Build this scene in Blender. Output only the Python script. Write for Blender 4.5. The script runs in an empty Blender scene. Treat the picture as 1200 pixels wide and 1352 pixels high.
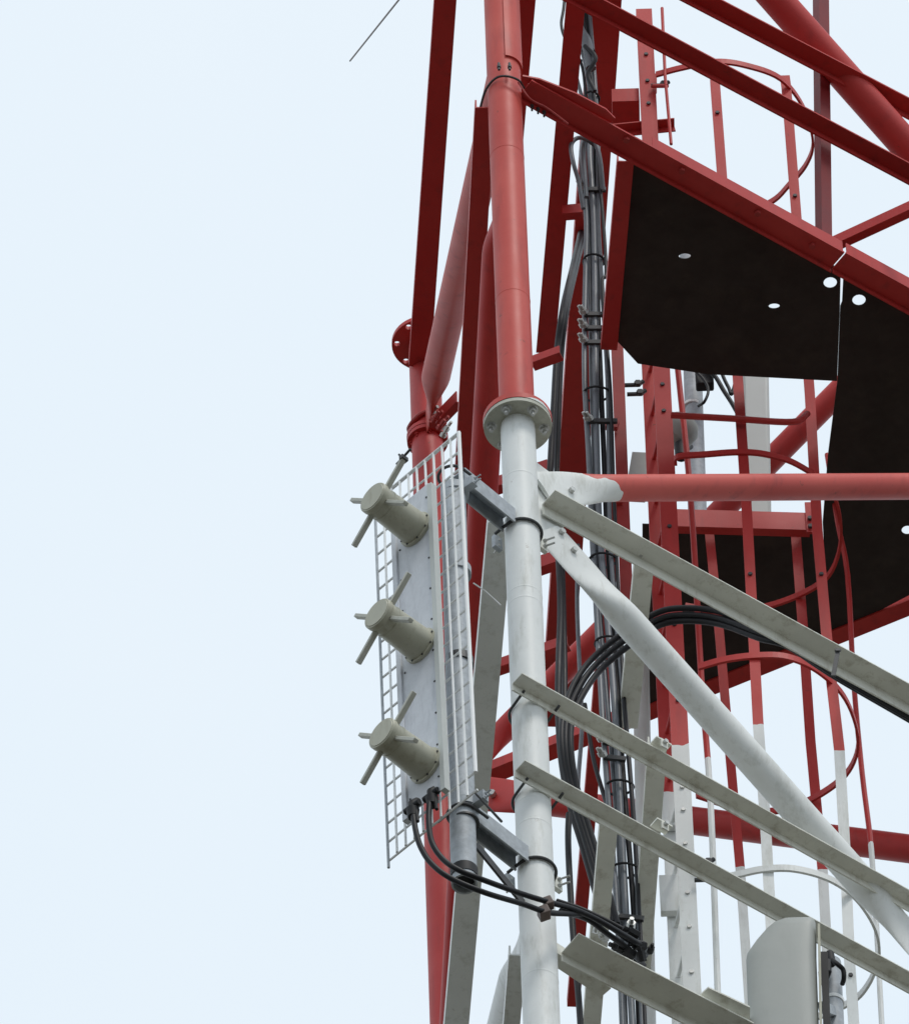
import bpy, bmesh, math, random
from mathutils import Vector as V, Matrix
from math import sin, cos, tan, pi, radians, sqrt
random.seed(7)

# ------------------------------------------------------------------ scene, camera
scene = bpy.context.scene
COL = scene.collection
TH = radians(52.0); ROLL = radians(1.75)
FPX = 13350.0; DIST = 50.0
CAM = V((0, 0, 1.6))
R0 = V((1, 0, 0)); F = V((0, cos(TH), sin(TH))); U0 = V((0, -sin(TH), cos(TH)))
RX = cos(ROLL) * R0 - sin(ROLL) * U0
UP = cos(ROLL) * U0 + sin(ROLL) * R0
Y1 = (CAM + DIST * F).y                       # the near leg stands at this distance
cam = bpy.data.cameras.new("camera"); camo = bpy.data.objects.new("camera", cam); COL.objects.link(camo)
m = Matrix((RX, UP, -F)).transposed().to_4x4(); m.translation = CAM
camo.matrix_world = m
cam.sensor_fit = 'HORIZONTAL'; cam.sensor_width = 36.0; cam.lens = 36.0 * FPX / 1200.0
cam.clip_end = 5000; cam.clip_start = 0.5
scene.camera = camo
Z = V((0, 0, 1))

def ray(px, py): return (F * FPX + RX * (px - 600) - UP * (py - 676)).normalized()
def P(px, py, d):                             # point at horizontal depth d behind the near leg
    r = ray(px, py); return CAM + r * ((Y1 + d - CAM.y) / r.y)
def PZ(px, py, z):                            # point at height z
    r = ray(px, py); return CAM + r * ((z - CAM.z) / r.z)
def PPL(px, py, o, n):                        # point on a vertical plane
    r = ray(px, py); return CAM + r * ((o - CAM).dot(n) / r.dot(n))
def m_(px, p): return px * (p - CAM).dot(F) / FPX   # pixels -> metres at p

# ------------------------------------------------------------------ materials
def mat(name, col, rough=.55, metal=0.0, var=.12, scale=6.0, dirt=None, dirt_amt=.3, bump=.0, spec=.3, dscale=3.0):
    M = bpy.data.materials.new(name); M.use_nodes = True
    nt = M.node_tree; N = nt.nodes; L = nt.links
    b = N["Principled BSDF"]; b.inputs["Roughness"].default_value = rough; b.inputs["Metallic"].default_value = metal
    b.inputs["Specular IOR Level"].default_value = spec
    g = N.new("ShaderNodeNewGeometry")
    n1 = N.new("ShaderNodeTexNoise"); n1.inputs["Scale"].default_value = scale; n1.inputs["Detail"].default_value = 6
    n1.inputs["Roughness"].default_value = .65
    L.new(g.outputs["Position"], n1.inputs["Vector"])
    hi = [min(1, c * (1 + var)) for c in col] + [1]; lo = [c * (1 - var) for c in col] + [1]
    mr = N.new("ShaderNodeMapRange"); mr.inputs[1].default_value = .3; mr.inputs[2].default_value = .7
    L.new(n1.outputs["Fac"], mr.inputs[0])
    mx = N.new("ShaderNodeMix"); mx.data_type = 'RGBA'
    mx.inputs[6].default_value = lo; mx.inputs[7].default_value = hi
    L.new(mr.outputs[0], mx.inputs[0]); out = mx.outputs[2]
    if dirt:
        mp = N.new("ShaderNodeMapping"); mp.inputs["Scale"].default_value = (dscale * 3, dscale * 3, dscale * .6)
        L.new(g.outputs["Position"], mp.inputs["Vector"])
        n2 = N.new("ShaderNodeTexNoise"); n2.inputs["Scale"].default_value = 1.0; n2.inputs["Detail"].default_value = 8
        n2.inputs["Roughness"].default_value = .7
        L.new(mp.outputs[0], n2.inputs["Vector"])
        m2 = N.new("ShaderNodeMapRange"); m2.inputs[1].default_value = .52; m2.inputs[2].default_value = .75
        m2.inputs[4].default_value = dirt_amt
        L.new(n2.outputs["Fac"], m2.inputs[0])
        x2 = N.new("ShaderNodeMix"); x2.data_type = 'RGBA'; x2.inputs[7].default_value = list(dirt) + [1]
        L.new(m2.outputs[0], x2.inputs[0]); L.new(out, x2.inputs[6]); out = x2.outputs[2]
    L.new(out, b.inputs["Base Color"])
    rr = N.new("ShaderNodeMapRange"); rr.inputs[3].default_value = max(.05, rough - .12); rr.inputs[4].default_value = min(1, rough + .12)
    L.new(n1.outputs["Fac"], rr.inputs[0]); L.new(rr.outputs[0], b.inputs["Roughness"])
    if bump:
        bn = N.new("ShaderNodeBump"); bn.inputs["Strength"].default_value = bump; bn.inputs["Distance"].default_value = .004
        n3 = N.new("ShaderNodeTexNoise"); n3.inputs["Scale"].default_value = 60; n3.inputs["Detail"].default_value = 4
        L.new(g.outputs["Position"], n3.inputs["Vector"]); L.new(n3.outputs["Fac"], bn.inputs["Height"])
        L.new(bn.outputs[0], b.inputs["Normal"])
    return M

ZB = P(681, 560, 0).z                         # height where the red paint band gives way to white
def band_paint(name, lo, hi, zoff=0):
    M = mat(name, (.79, .805, .79), .5, 0, .06, 3.0, (.40, .40, .34), .6, .12, dscale=4)
    nt = M.node_tree; N = nt.nodes; L = nt.links; b = N["Principled BSDF"]
    white = b.inputs["Base Color"].links[0].from_socket
    g = N.new("ShaderNodeNewGeometry"); s = N.new("ShaderNodeSeparateXYZ"); L.new(g.outputs["Position"], s.inputs[0])
    # red, faded in patches
    n = N.new("ShaderNodeTexNoise"); n.inputs["Scale"].default_value = 1.3; n.inputs["Detail"].default_value = 7; n.inputs["Roughness"].default_value = .6
    L.new(g.outputs["Position"], n.inputs["Vector"])
    cr = N.new("ShaderNodeValToRGB")
    cr.color_ramp.elements[0].position = .3; cr.color_ramp.elements[0].color = lo + (1,)
    cr.color_ramp.elements[1].position = .72; cr.color_ramp.elements[1].color = hi + (1,)
    L.new(n.outputs["Fac"], cr.inputs[0])
    mp = N.new("ShaderNodeMapping"); mp.inputs["Scale"].default_value = (14, 14, 2.2); L.new(g.outputs["Position"], mp.inputs["Vector"])
    n2 = N.new("ShaderNodeTexNoise"); n2.inputs["Scale"].default_value = 1; n2.inputs["Detail"].default_value = 8; L.new(mp.outputs[0], n2.inputs["Vector"])
    r2 = N.new("ShaderNodeMapRange"); r2.inputs[1].default_value = .55; r2.inputs[2].default_value = .8; r2.inputs[4].default_value = .45
    L.new(n2.outputs["Fac"], r2.inputs[0])
    x2 = N.new("ShaderNodeMix"); x2.data_type = 'RGBA'; x2.inputs[7].default_value = (.20, .035, .035, 1)
    L.new(r2.outputs[0], x2.inputs[0]); L.new(cr.outputs[0], x2.inputs[6])
    n6 = N.new("ShaderNodeTexNoise"); n6.inputs["Scale"].default_value = 16; n6.inputs["Detail"].default_value = 9; n6.inputs["Roughness"].default_value = .75
    L.new(g.outputs["Position"], n6.inputs["Vector"])
    r6 = N.new("ShaderNodeMapRange"); r6.inputs[1].default_value = .635; r6.inputs[2].default_value = .68; r6.inputs[4].default_value = .6; L.new(n6.outputs["Fac"], r6.inputs[0])
    x6 = N.new("ShaderNodeMix"); x6.data_type = 'RGBA'; x6.inputs[7].default_value = (.17, .05, .035, 1)
    L.new(r6.outputs[0], x6.inputs[0]); L.new(x2.outputs[2], x6.inputs[6])
    r7 = N.new("ShaderNodeMapRange"); r7.inputs[1].default_value = .64; r7.inputs[2].default_value = .70; r7.inputs[4].default_value = .55; L.new(n6.outputs["Fac"], r7.inputs[0])
    x7 = N.new("ShaderNodeMix"); x7.data_type = 'RGBA'; x7.inputs[7].default_value = (.30, .25, .19, 1)
    L.new(r7.outputs[0], x7.inputs[0]); L.new(white, x7.inputs[6])
    # ragged edge between the coats
    ad = N.new("ShaderNodeMath"); ad.operation = 'MULTIPLY_ADD'; ad.inputs[1].default_value = .10; ad.inputs[2].default_value = -.05
    n4 = N.new("ShaderNodeTexNoise"); n4.inputs["Scale"].default_value = 9; L.new(g.outputs["Position"], n4.inputs["Vector"]); L.new(n4.outputs["Fac"], ad.inputs[0])
    su = N.new("ShaderNodeMath"); su.operation = 'ADD'; L.new(s.outputs[2], su.inputs[0]); L.new(ad.outputs[0], su.inputs[1])
    gt = N.new("ShaderNodeMath"); gt.operation = 'GREATER_THAN'; gt.inputs[1].default_value = ZB + zoff; L.new(su.outputs[0], gt.inputs[0])
    mx = N.new("ShaderNodeMix"); mx.data_type = 'RGBA'; L.new(gt.outputs[0], mx.inputs[0]); L.new(x7.outputs[2], mx.inputs[6]); L.new(x6.outputs[2], mx.inputs[7])
    L.new(mx.outputs[2], b.inputs["Base Color"])
    return M
PAINT = band_paint("tower_paint", (.46, .028, .027), (.56, .056, .050))
FADED = band_paint("faded_tower_paint", (.53, .060, .048), (.65, .108, .084))
FADED_TUBE = band_paint("faded_tube_paint", (.53, .060, .048), (.65, .108, .084), -.15)
WHITE = mat("white_paint", (.77, .77, .70), .5, 0, .08, 4.0, (.36, .32, .23), .7, .15, dscale=4)
MAROON = mat("dark_maroon", (.20, .014, .016), .5, 0, .16, 3.0, (.1, .02, .02), .4, .1)  # darker red, used on the guard post alone
GRIMY = mat("grimy_flange_paint", (.50, .50, .43), .6, 0, .12, 9.0, (.26, .24, .18), .6, .15, dscale=8)
RED = mat("red_paint", (.40, .045, .042), .5, 0, .16, 3.0, (.2, .035, .03), .4, .1)
GALV = mat("galvanised_steel", (.42, .45, .48), .6, .12, .2, 22.0, (.2, .21, .22), .4, .1)
BOLT = mat("bolt_steel", (.50, .50, .48), .38, .7, .15, 30.0)
DARKST = mat("dark_steel", (.07, .07, .072), .5, .3, .2, 20.0)
BEIGE = mat("beige_fibreglass", (.46, .45, .36), .42, 0, .06, 8.0, (.28, .25, .17), .75, .05, dscale=7)
ALU = mat("grey_aluminium", (.63, .65, .69), .55, .02, .07, 14.0, (.30, .31, .34), .5, .12, dscale=6)
ROD = mat("cream_rod", (.50, .50, .44), .5, 0, .08, 12.0, (.3, .28, .22), .5, .05, dscale=8)
WIRE = mat("white_wire", (.88, .89, .89), .45, 0, .05)
CAB = mat("black_cable_sheath", (.014, .014, .017), .5, 0, .25, 30.0, spec=.3)
CABG = mat("grey_cable_sheath", (.15, .165, .185), .42, 0, .2, 12.0, (.06, .065, .075), .6, spec=.5)
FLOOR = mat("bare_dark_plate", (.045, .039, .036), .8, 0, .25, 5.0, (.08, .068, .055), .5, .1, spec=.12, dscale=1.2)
RADOME = mat("grey_radome", (.37, .385, .365), .5, 0, .05, 5.0, (.3, .31, .29), .4, .05)
PALE = mat("pale_radome", (.55, .57, .55), .5, 0, .04, 5.0)
BROWN = mat("brown_clip", (.17, .13, .115), .55, 0, .1)
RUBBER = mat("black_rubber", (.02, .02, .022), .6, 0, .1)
GROUNDM = mat("pale_gravel", (.096, .090, .074), .95, 0, .25, .25, (.068, .072, .047), .5, dscale=.02)

# ------------------------------------------------------------------ mesh helpers
def frame(a, hint=None):
    a = a.normalized(); h = hint or (Z if abs(a.z) < .9 else V((1, 0, 0)))
    t = (h - a * h.dot(a)).normalized(); s = t.cross(a).normalized()
    return a, s, t

class MB:
    def __init__(s): s.v = []; s.f = []
    def loft(s, secs, cap=True, closed=False):
        n = len(secs[0]); b = len(s.v)
        for q in secs: s.v.extend(q)
        k = len(secs)
        for i in range(k if closed else k - 1):
            j = (i + 1) % k
            for e in range(n):
                g = (e + 1) % n
                s.f.append((b + i * n + e, b + i * n + g, b + j * n + g, b + j * n + e))
        if cap and not closed:
            s.f.append(tuple(b + e for e in reversed(range(n)))); s.f.append(tuple(b + (k - 1) * n + e for e in range(n)))
        return s
    def path(s, pts, r, seg=10, cap=True, closed=False):
        pts = [V(p) for p in pts]; n = len(pts); rs = r if isinstance(r, (list, tuple)) else [r] * n
        secs = []; prev = None
        for i in range(n):
            if closed: t = pts[(i + 1) % n] - pts[i - 1]
            else: t = (pts[min(i + 1, n - 1)] - pts[max(i - 1, 0)])
            t.normalize()
            if prev is None:
                _, x, y = frame(t)
            else:
                y = (prev - t * prev.dot(t)).normalized(); x = y.cross(t)
            prev = y
            secs.append([pts[i] + x * (rs[i] * cos(2 * pi * k / seg)) + y * (rs[i] * sin(2 * pi * k / seg)) for k in range(seg)])
        return s.loft(secs, cap, closed)
    def tube(s, a, b, r, seg=28): return s.path([a, b], r, seg)
    def prof(s, a, b, pts, sdir, up=None):
        ax = (b - a).normalized(); up = up or Z
        t = (up - ax * up.dot(ax)).normalized(); sd = ax.cross(t).normalized()
        if sd.dot(sdir) < 0: sd = -sd
        return s.loft([[a + sd * x + t * y for x, y in pts], [b + sd * x + t * y for x, y in pts]])
    def box(s, c, x, y, z, hx, hy, hz):
        return s.loft([[c + z * k + x * i * hx + y * j * hy for i, j in ((-1, -1), (1, -1), (1, 1), (-1, 1))] for k in (-hz, hz)])
    def bar(s, a, b, w, h, wdir):                # rectangular bar, w along wdir
        ax = (b - a).normalized(); x = (wdir - ax * wdir.dot(ax)).normalized(); y = ax.cross(x)
        return s.loft([[p + x * i * w / 2 + y * j * h / 2 for i, j in ((-1, -1), (1, -1), (1, 1), (-1, 1))] for p in (a, b)])
    def bolt(s, c, n, r, h=None, shank=0):
        h = h or r * 1.1; n = n.normalized()
        ks = [(-r * .1, r), (h, r)]
        if shank: ks += [(h + .0006, r * .52), (h + shank, r * .52)]
        return s.path([c + n * k for k, _ in ks], [q for _, q in ks], 6)
    def flat_tube(s, a, b, r, n, f0=0, f1=0, thick=.011, seg=28, wide=1.6):
        ax = (b - a).normalized(); L = (b - a).length; n = (n - ax * n.dot(ax)).normalized(); w = ax.cross(n)
        ss = set([0, L])
        for f, sgn in ((f0, 0), (f1, 1)):
            if f:
                for i in range(15): x = f * i / 14; ss.add(x if not sgn else L - x)
                for x in (.008, .025, .05): ss.add(x if not sgn else L - x)
        secs = []
        for x in sorted(ss):
            hw, hn = r, r
            for f, q in ((f0, x), (f1, L - x)):
                if f and q < f:
                    k = min(1, max(0, (q / f - .38) / .62)); k = k * k * (3 - 2 * k)
                    hw = r * (1 + (wide - 1) * (1 - k)); hn = thick + (r - thick) * k
                    if q < r: hw *= .8 + .2 * sqrt(max(0, 1 - (1 - q / r) ** 2))
            e = 1.0
            secs.append([a + ax * x + w * hw * cos(2 * pi * k / seg) + n * hn * sin(2 * pi * k / seg) for k in range(seg)])
        return s.loft(secs)
    def plate(s, poly, n, th):                   # convex-ish polygon, extruded along n
        n = n.normalized()
        return s.loft([[p - n * th / 2 for p in poly], [p + n * th / 2 for p in poly]])

def make(name, mb, M, parent=None, root=None, smooth=True, bevel=0):
    me = bpy.data.meshes.new(name)
    org = root.location.copy() if root is not None else V(mb.v[0])
    if root is None:
        zs = min(mb.v, key=lambda p: p.z); org = V(zs)
    me.from_pydata([tuple(p - org) for p in mb.v], [], mb.f)
    bm = bmesh.new(); bm.from_mesh(me); bmesh.ops.recalc_face_normals(bm, faces=bm.faces)
    bm.to_mesh(me); bm.free()
    if smooth:
        me.polygons.foreach_set("use_smooth", [True] * len(me.polygons)); me.set_sharp_from_angle(angle=radians(38))
    me.materials.append(M)
    o = bpy.data.objects.new(name, me); COL.objects.link(o)
    if parent is not None: o.parent = parent
    else: o.location = org
    if bevel:
        bv = o.modifiers.new("edges", 'BEVEL'); bv.width = bevel; bv.segments = 2; bv.limit_method = 'ANGLE'; bv.angle_limit = radians(50)
    return o
def tag(o, label, cat, group=None, kind=None):
    if label: o["label"] = label
    if cat: o["category"] = cat
    if group: o["group"] = group
    if kind: o["kind"] = kind
    return o
class T:                                          # a thing: an Empty with parts
    def __init__(s, name, loc, label, cat, group=None):
        s.e = bpy.data.objects.new(name, None); COL.objects.link(s.e); s.e.location = loc; s.e.empty_display_size = .1
        tag(s.e, label, cat, group, "thing")
    def part(s, name, mb, M, parent=None, label=None, **k):
        o = make(name, mb, M, parent or s.e, s.e, **k)
        if label: o["label"] = label
        return o
def thing(name, mb, M, label, cat, group=None, **k):
    return tag(make(name, mb, M, **k), label, cat, group, 'thing')

def spline(pts, n=10):
    pts = [V(p) for p in pts]; q = [pts[0] * 2 - pts[1]] + pts + [pts[-1] * 2 - pts[-2]]; out = []
    for i in range(1, len(q) - 2):
        a, b, c, d = q[i - 1:i + 3]
        for k in range(n):
            t = k / n
            out.append(.5 * ((2 * b) + (c - a) * t + (2 * a - 5 * b + 4 * c - d) * t * t + (-a + 3 * b - 3 * c + d) * t ** 3))
    out.append(pts[-1]); return out
def ubolt_pts(c, R, dirv, leg, up=Z, n=18):
    _, x, y = frame(up, dirv); d = y; x = x
    pts = [c + x * R + d * leg]
    for i in range(n + 1):
        a = pi * i / n; pts.append(c + x * R * cos(a) - d * R * sin(a))
    pts.append(c - x * R + d * leg); return pts
ANG = lambda a, b, t=.008: [(0, 0), (-a, 0), (-a, -b), (-a + t, -b), (-a + t, -t), (0, -t)]            # flat leg towards viewer, back leg down
ANGF = lambda a, b, t=.008: [(0, 0), (0, -b), (-a, -b), (-a, -b + t), (-t, -b + t), (-t, 0)]           # front leg upright, flat leg going back
ZSEC = lambda a, up, dn, t=.008: [(0, 0), (0, up), (-t, up), (-t, t), (-a, t), (-a, -dn), (-a + t, -dn), (-a + t, 0)]

# ------------------------------------------------------------------ tower geometry
def l1(py): return P(661 + .0400 * py, py, 0)
L1a, L1b = P(661, 0, 0), P(715, 1352, 0)
l1dir = (L1a - L1b).normalized()
def at_z(p, d, z): return p + d * ((z - p.z) / d.z)
def L1z(z): return at_z(L1a, l1dir, z)
Zl1 = P(688, 676, 0).z; Zl2 = P(666, 118, 0).z; HH = Zl2 - Zl1; Zl3 = Zl2 + HH; Zl0 = Zl1 - HH
AL = radians(36.5)
U13 = V((cos(AL), sin(AL), 0)); N13 = V((sin(AL), -cos(AL), 0))
p = PZ(576, 1035, Zl2); d2 = p.y - Y1
L2t, L2b = P(563, 540, d2), P(590, 1352, d2); l2dir = (L2t - L2b).normalized()
def L2z(z): return at_z(L2t, l2dir, z)
WF = (L2z(Zl2) - L1z(Zl2)).length
U12 = (L2z(Zl2) - L1z(Zl2)).normalized(); N12 = V((-U12.y, U12.x, 0)).normalized()
L3c = L1z(Zl2) + U13 * WF
def L3z(z): return V((L3c.x, L3c.y, z))
U23 = (L3z(Zl2) - L2z(Zl2)).normalized(); U23.z = 0; U23.normalize(); N23 = V((U23.y, -U23.x, 0))
print("d2", d2, "W", WF, "H", HH, "Zb", ZB, Zl1, Zl2, U12, U23)
def PF(px, py, off=0): return PPL(px, py, L1z(Zl1) + N13 * off, N13)
def PB(px, py, off=0): return PPL(px, py, L2z(Zl2) + N23 * off, N23)

ctr = (L1z(0) + L2z(0) + L3z(0)) / 3
tower = T("lattice_tower", V((ctr.x, ctr.y, 0)), "tall triangular steel lattice tower painted in red and white bands", "tower")

def flange(leg, c, ax, R, th, M, bolts=8, gap=.0, ph=.3, M2=None, th2=None):
    _, x, y = frame(ax); ax = ax.normalized(); th2 = th2 or th
    for a0, a1, r in ((-gap - th, -gap, R), (gap, gap + th2, R * 1.015)):
        mb = MB(); mb.path([c + ax * a0, c + ax * a1], r, 44); tower.part("flange", mb, M if (a0 > 0 or M is PAINT) else GRIMY, leg)
    rb = R * .115
    for i in range(bolts):
        a = 2 * pi * i / bolts + ph; q = c + x * cos(a) * R * .78 + y * sin(a) * R * .78
        b = MB(); ks = [(-th - rb * 2.3, rb * .5), (-th - rb * 1.25, rb * .5), (-th - rb * 1.2, rb), (-th - rb * .22, rb), (-th - rb * .2, rb * 1.5), (-th, rb * 1.5), (-th + .001, rb * .6), (th2 - .001, rb * .6), (th2, rb * 1.4), (th2 + rb, rb)]
        b.path([q + ax * k for k, _ in ks], [r_ for _, r_ in ks], 12)
        tower.part("flange_bolt", b, M2 or BOLT, leg)

# near leg
r1 = m_(46.5, l1(700)) / 2
top = L1z(Zl3 + .15); mb = MB(); mb.path([L1z(0), L1z(ZB)], r1, 40); mb.path([L1z(ZB), top], r1 * 1.02, 40)
legA = tower.part("leg", mb, FADED, label="near leg, white below its bolted flange and red above")
flange(legA, L1z(ZB), l1dir, m_(90, l1(560)) / 2, .024, FADED, 6, .0015, -.43, th2=.036)
for y in (210, 400, 640, 792, 806, 935, 1070, 1100, 1300):
    mb = MB(); c_ = l1(y); mb.path([c_, c_ + l1dir * .004, c_ + l1dir * .010, c_ + l1dir * .014], [r1 * 1.0, r1 * (1.035 if y < 560 else 1.012), r1 * (1.035 if y < 560 else 1.012), r1 * 1.0], 40)
    tower.part("weld_seam", mb, FADED, legA)
# upper sleeve on the near leg
s0 = l1(92); s1 = L1z(Zl3)
mb = MB(); q = V((.6, -.8, 0)).normalized()
secs = []
for pz in (s0, s1):
    _, x, y = frame(l1dir, q)
    arc = [radians(a) for a in range(-30, 96, 12)]
    o_ = [pz + (y * cos(a) - x * sin(a) * (1 if x.x < 0 else -1)) * (r1 * 1.02 + .011) for a in arc]
    i_ = [pz + (y * cos(a) - x * sin(a) * (1 if x.x < 0 else -1)) * (r1 * 1.02 + .001) for a in reversed(arc)]
    secs.append(o_ + i_)
mb.loft(secs); tower.part("splice_sleeve", mb, FADED, legA)
# rear left leg
r2 = m_(44, L2z(Zl2)) / 2
mb = MB(); top2 = P(565, 455, d2); mb.path([L2z(0), L2z(top2.z)], r2, 36)
legB = tower.part("leg", mb, PAINT, label="rear leg, red, ending in a bare round flange")
flange(legB, L2z(P(564, 580, d2).z), l2dir, r2 * 1.28, .03, PAINT, 8, .002, .1, PAINT)
c2 = L2z(top2.z)
# bare top flange with open holes
def disc_holes(c, R, rin, holes, th, ax=Z):
    bm = bmesh.new(); loops = []
    _, x, y = frame(ax)
    def loop(cc, r, n):
        vs = [bm.verts.new(cc + x * r * cos(2 * pi * i / n) + y * r * sin(2 * pi * i / n)) for i in range(n)]
        return [bm.edges.new((vs[i], vs[(i + 1) % n])) for i in range(n)]
    es = loop(c, R, 44)
    for hc, hr in holes: es += loop(hc, hr, 12)
    bmesh.ops.triangle_fill(bm, use_beauty=True, use_dissolve=False, edges=es)
    r = bmesh.ops.extrude_face_region(bm, geom=list(bm.faces))
    bmesh.ops.translate(bm, verts=[g for g in r['geom'] if isinstance(g, bmesh.types.BMVert)], vec=ax * th)
    return bm
def bm_to_mb(bm):
    mb = MB(); bm.verts.index_update(); mb.v = [v.co.copy() for v in bm.verts]; mb.f = [tuple(v.index for v in f.verts) for f in bm.faces]; bm.free(); return mb
Rf = m_(86, c2) / 2
_, fx, fy = frame(Z)
hol = [(c2 + (fx * cos(a) + fy * sin(a)) * Rf * .84, Rf * .095) for a in [2 * pi * i / 7 - 1.48 for i in range(7)]]
tower.part("top_flange", bm_to_mb(disc_holes(c2, Rf, 0, hol, .03)), PAINT, legB)
# far right leg, outside the picture
mb = MB(); mb.path([L3z(0), L3z(Zl3)], r1, 32); tower.part("leg", mb, PAINT)

def beam(px0, py0, d0, px1, py1, prof, sdir, M=PAINT, name="horizontal_beam", T_=None, parent=None, z1=None, **k):
    a = P(px0, py0, d0); b = PZ(px1, py1, a.z if z1 is None else z1)
    mb = MB(); mb.prof(a, b, prof, sdir)
    return (T_ or tower).part(name, mb, M, parent, **k), a, b

# face L1-L2 (seen almost edge-on): horizontal angles show their undersides
VL = V((-1, 0, 0))
def hangle(c0, d0, c1, wpx, ext0=0, ext1=0, M=PAINT, T_=None, name="horizontal_beam", z=None, flip=1, leg=.07):
    a = P(c0[0], c0[1], d0) if z is None else PZ(c0[0], c0[1], z); b = PZ(c1[0], c1[1], a.z)
    w = m_(wpx, (a + b) / 2); u = (b - a).normalized(); a = a - u * ext0; b = b + u * ext1
    mb = MB(); h = w / 2
    mb.prof(a, b, [(-h, 0), (h, 0), (h, leg), (h - .009, leg), (h - .009, .009), (-h, .009)], VL * flip)
    return (T_ or tower).part(name, mb, M)
hangle((588, 0), 0, (554, 484), 29, ext0=2.0, z=PZ(554, 484, P(554, 484, d2 - .05).z).z)
hangle((640, 142), 0, (592, 1010), 25, z=Zl2 - .12)
hangle((661, 690), 0, (603, 1352), 33, ext1=.8, z=P(661, 690, .12).z, leg=.09)
hangle((683, 1262), 0, (672, 1400), 22, ext1=3.2, z=P(683, 1262, .1).z)
hangle((695, 0), .5, (660, 400), 24, ext0=.9, ext1=.2, flip=-1)
# tube diagonals of that face
def diag(a, b, r, n, f0=.5, f1=.5, M=PAINT, **k):
    mb = MB(); mb.flat_tube(a, b, r, n, f0, f1); return tower.part("diagonal_brace", mb, M, **k)
rd = m_(38, L1z(Zl1)) / 2
diag(P(672, 62, .1), P(564, 549, d2 - .1), m_(40, P(600, 300, 2)) / 2, V((1, .15, 0)), .4, .62, M=FADED)
diag(P(662, 222, .12), P(592, 1480, d2 - .1), m_(39, P(640, 600, 1.5)) / 2, V((1, .1, 0)), .45, .5)
diag(P(689, 1250, .16), P(600, 1600, d2 - .1), m_(40, P(655, 1400, 1)) / 2, V((1, .1, 0)), .6, .5)
# face L1-L3: diagonals meeting at the white gusset on the near leg
a = PF(716, 645, .0); b = PF(1560, 640); diag(a, b, m_(37, a) / 2, N13, .56, .5, M=FADED_TUBE)
a = PF(722, 700, .0); c = PF(1262, 1306); b = PF(1620, 1700); diag(a, c, m_(42, a) / 2, N13, .62, .7); diag(PF(1240, 1281, -.025), b + N13 * -.025, m_(42, a) / 2, N13, .7, .5)
a = PF(645, -430, .0); b = PF(1400, 422); diag(a, b, m_(42, a) / 2, N13, .6, .5)
def fplate(pts, off=0.0, th=.014): 
    mb = MB(); mb.plate([PF(x, y, off) for x, y in pts], N13, th); return mb
gus = tower.part("gusset_plate", fplate([(696, 590), (708, 612), (724, 624), (727, 650), (742, 676), (744, 712), (738, 735), (716, 722), (700, 730)], -.026), PAINT)
for (x, y) in ((754, 648), (741, 703), (757, 727)):
    b = MB(); b.bolt(PF(x, y, .013), N13, .017); tower.part("gusset_bolt", b, BOLT, gus)
# back face L2-L3
a = PB(592, 1042); b = PB(1560, 1168); diag(a, b, m_(37, a) / 2, N23, .85, .5)
b = MB(); b.bolt(PB(651, 1050, .02), N23, .022); tower.part("gusset_bolt", b, BOLT)
a = PB(596, 1036, -.03); b = PB(1500, 118, -.03); diag(a, b, m_(33, a) / 2, N23, .5, .5)
beam(585, 1030, d2, 1530, 647, ANGF(.10, .075), N23, z1=None)
# cross bars of the horizontal frame inside, parallel to the back face
for (x0, y0, x1, y1, dd, w) in ((640, 634, 722, 606, 2.45, .085), (650, 755, 745, 722, 3.0, .10), (650, 872, 748, 838, 3.55, .075), (700, 470, 738, 456, 1.72, .06)):
    beam(x0, y0, dd, x1, y1, ANGF(.06, w), N23)

# ------------------------------------------------------------------ inner beams running back beside the cables
frame_ = T("inner_beam_frame", P(790, 300, 2.2), "dark red inner floor beams running back beside the cable run", "steel frame")
hangle((762, -20), .55, (720, 466), 25, ext0=1.0, T_=frame_, name="beam", flip=-1)
hangle((803, -40), 1.5, (733, 960), 40, ext0=1.0, T_=frame_, name="beam", leg=.1)
hangle((815, 640), 1.9, (757, 1330), 17, T_=frame_, name="beam")
beam(742, 270, 2.0, 768, 268, ANGF(.05, .08), V((0, -1, 0)), T_=frame_, name="spacer")

# ------------------------------------------------------------------ work platform at level 2
plat = T("work_platform", PZ(1000, 600, Zl2), "dark plate work platform with red edge beams, handrails and a ladder hatch", "platform")
aB = P(697, 122, -.02); zF = aB.z
bB = PZ(1500, 603, zF)
def zbeam(p0, p1, prof, name, label=None, M=PAINT, sdir=N13):
    mb = MB(); mb.prof(p0, p1, prof, sdir); return plat.part(name, mb, M, label=label)
zbeam(PZ(702, 106, zF), PZ(1114.8, 333.4, zF), ZSEC(.128, .012, .034), "edge_beam")
zbeam(PZ(1117, 334, zF), PZ(1500, 545, zF), ZSEC(.128, .012, .034), "edge_beam")
zbeam(PZ(862, 193, zF + .012), PZ(1113, 331, zF + .012), [(0, 0), (0, .085), (-.006, .085), (-.006, 0)], "toe_plate")
zbeam(PZ(1118, 333, zF + .012), PZ(1500, 543, zF + .012), [(0, 0), (0, .085), (-.006, .085), (-.006, 0)], "toe_plate")
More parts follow.
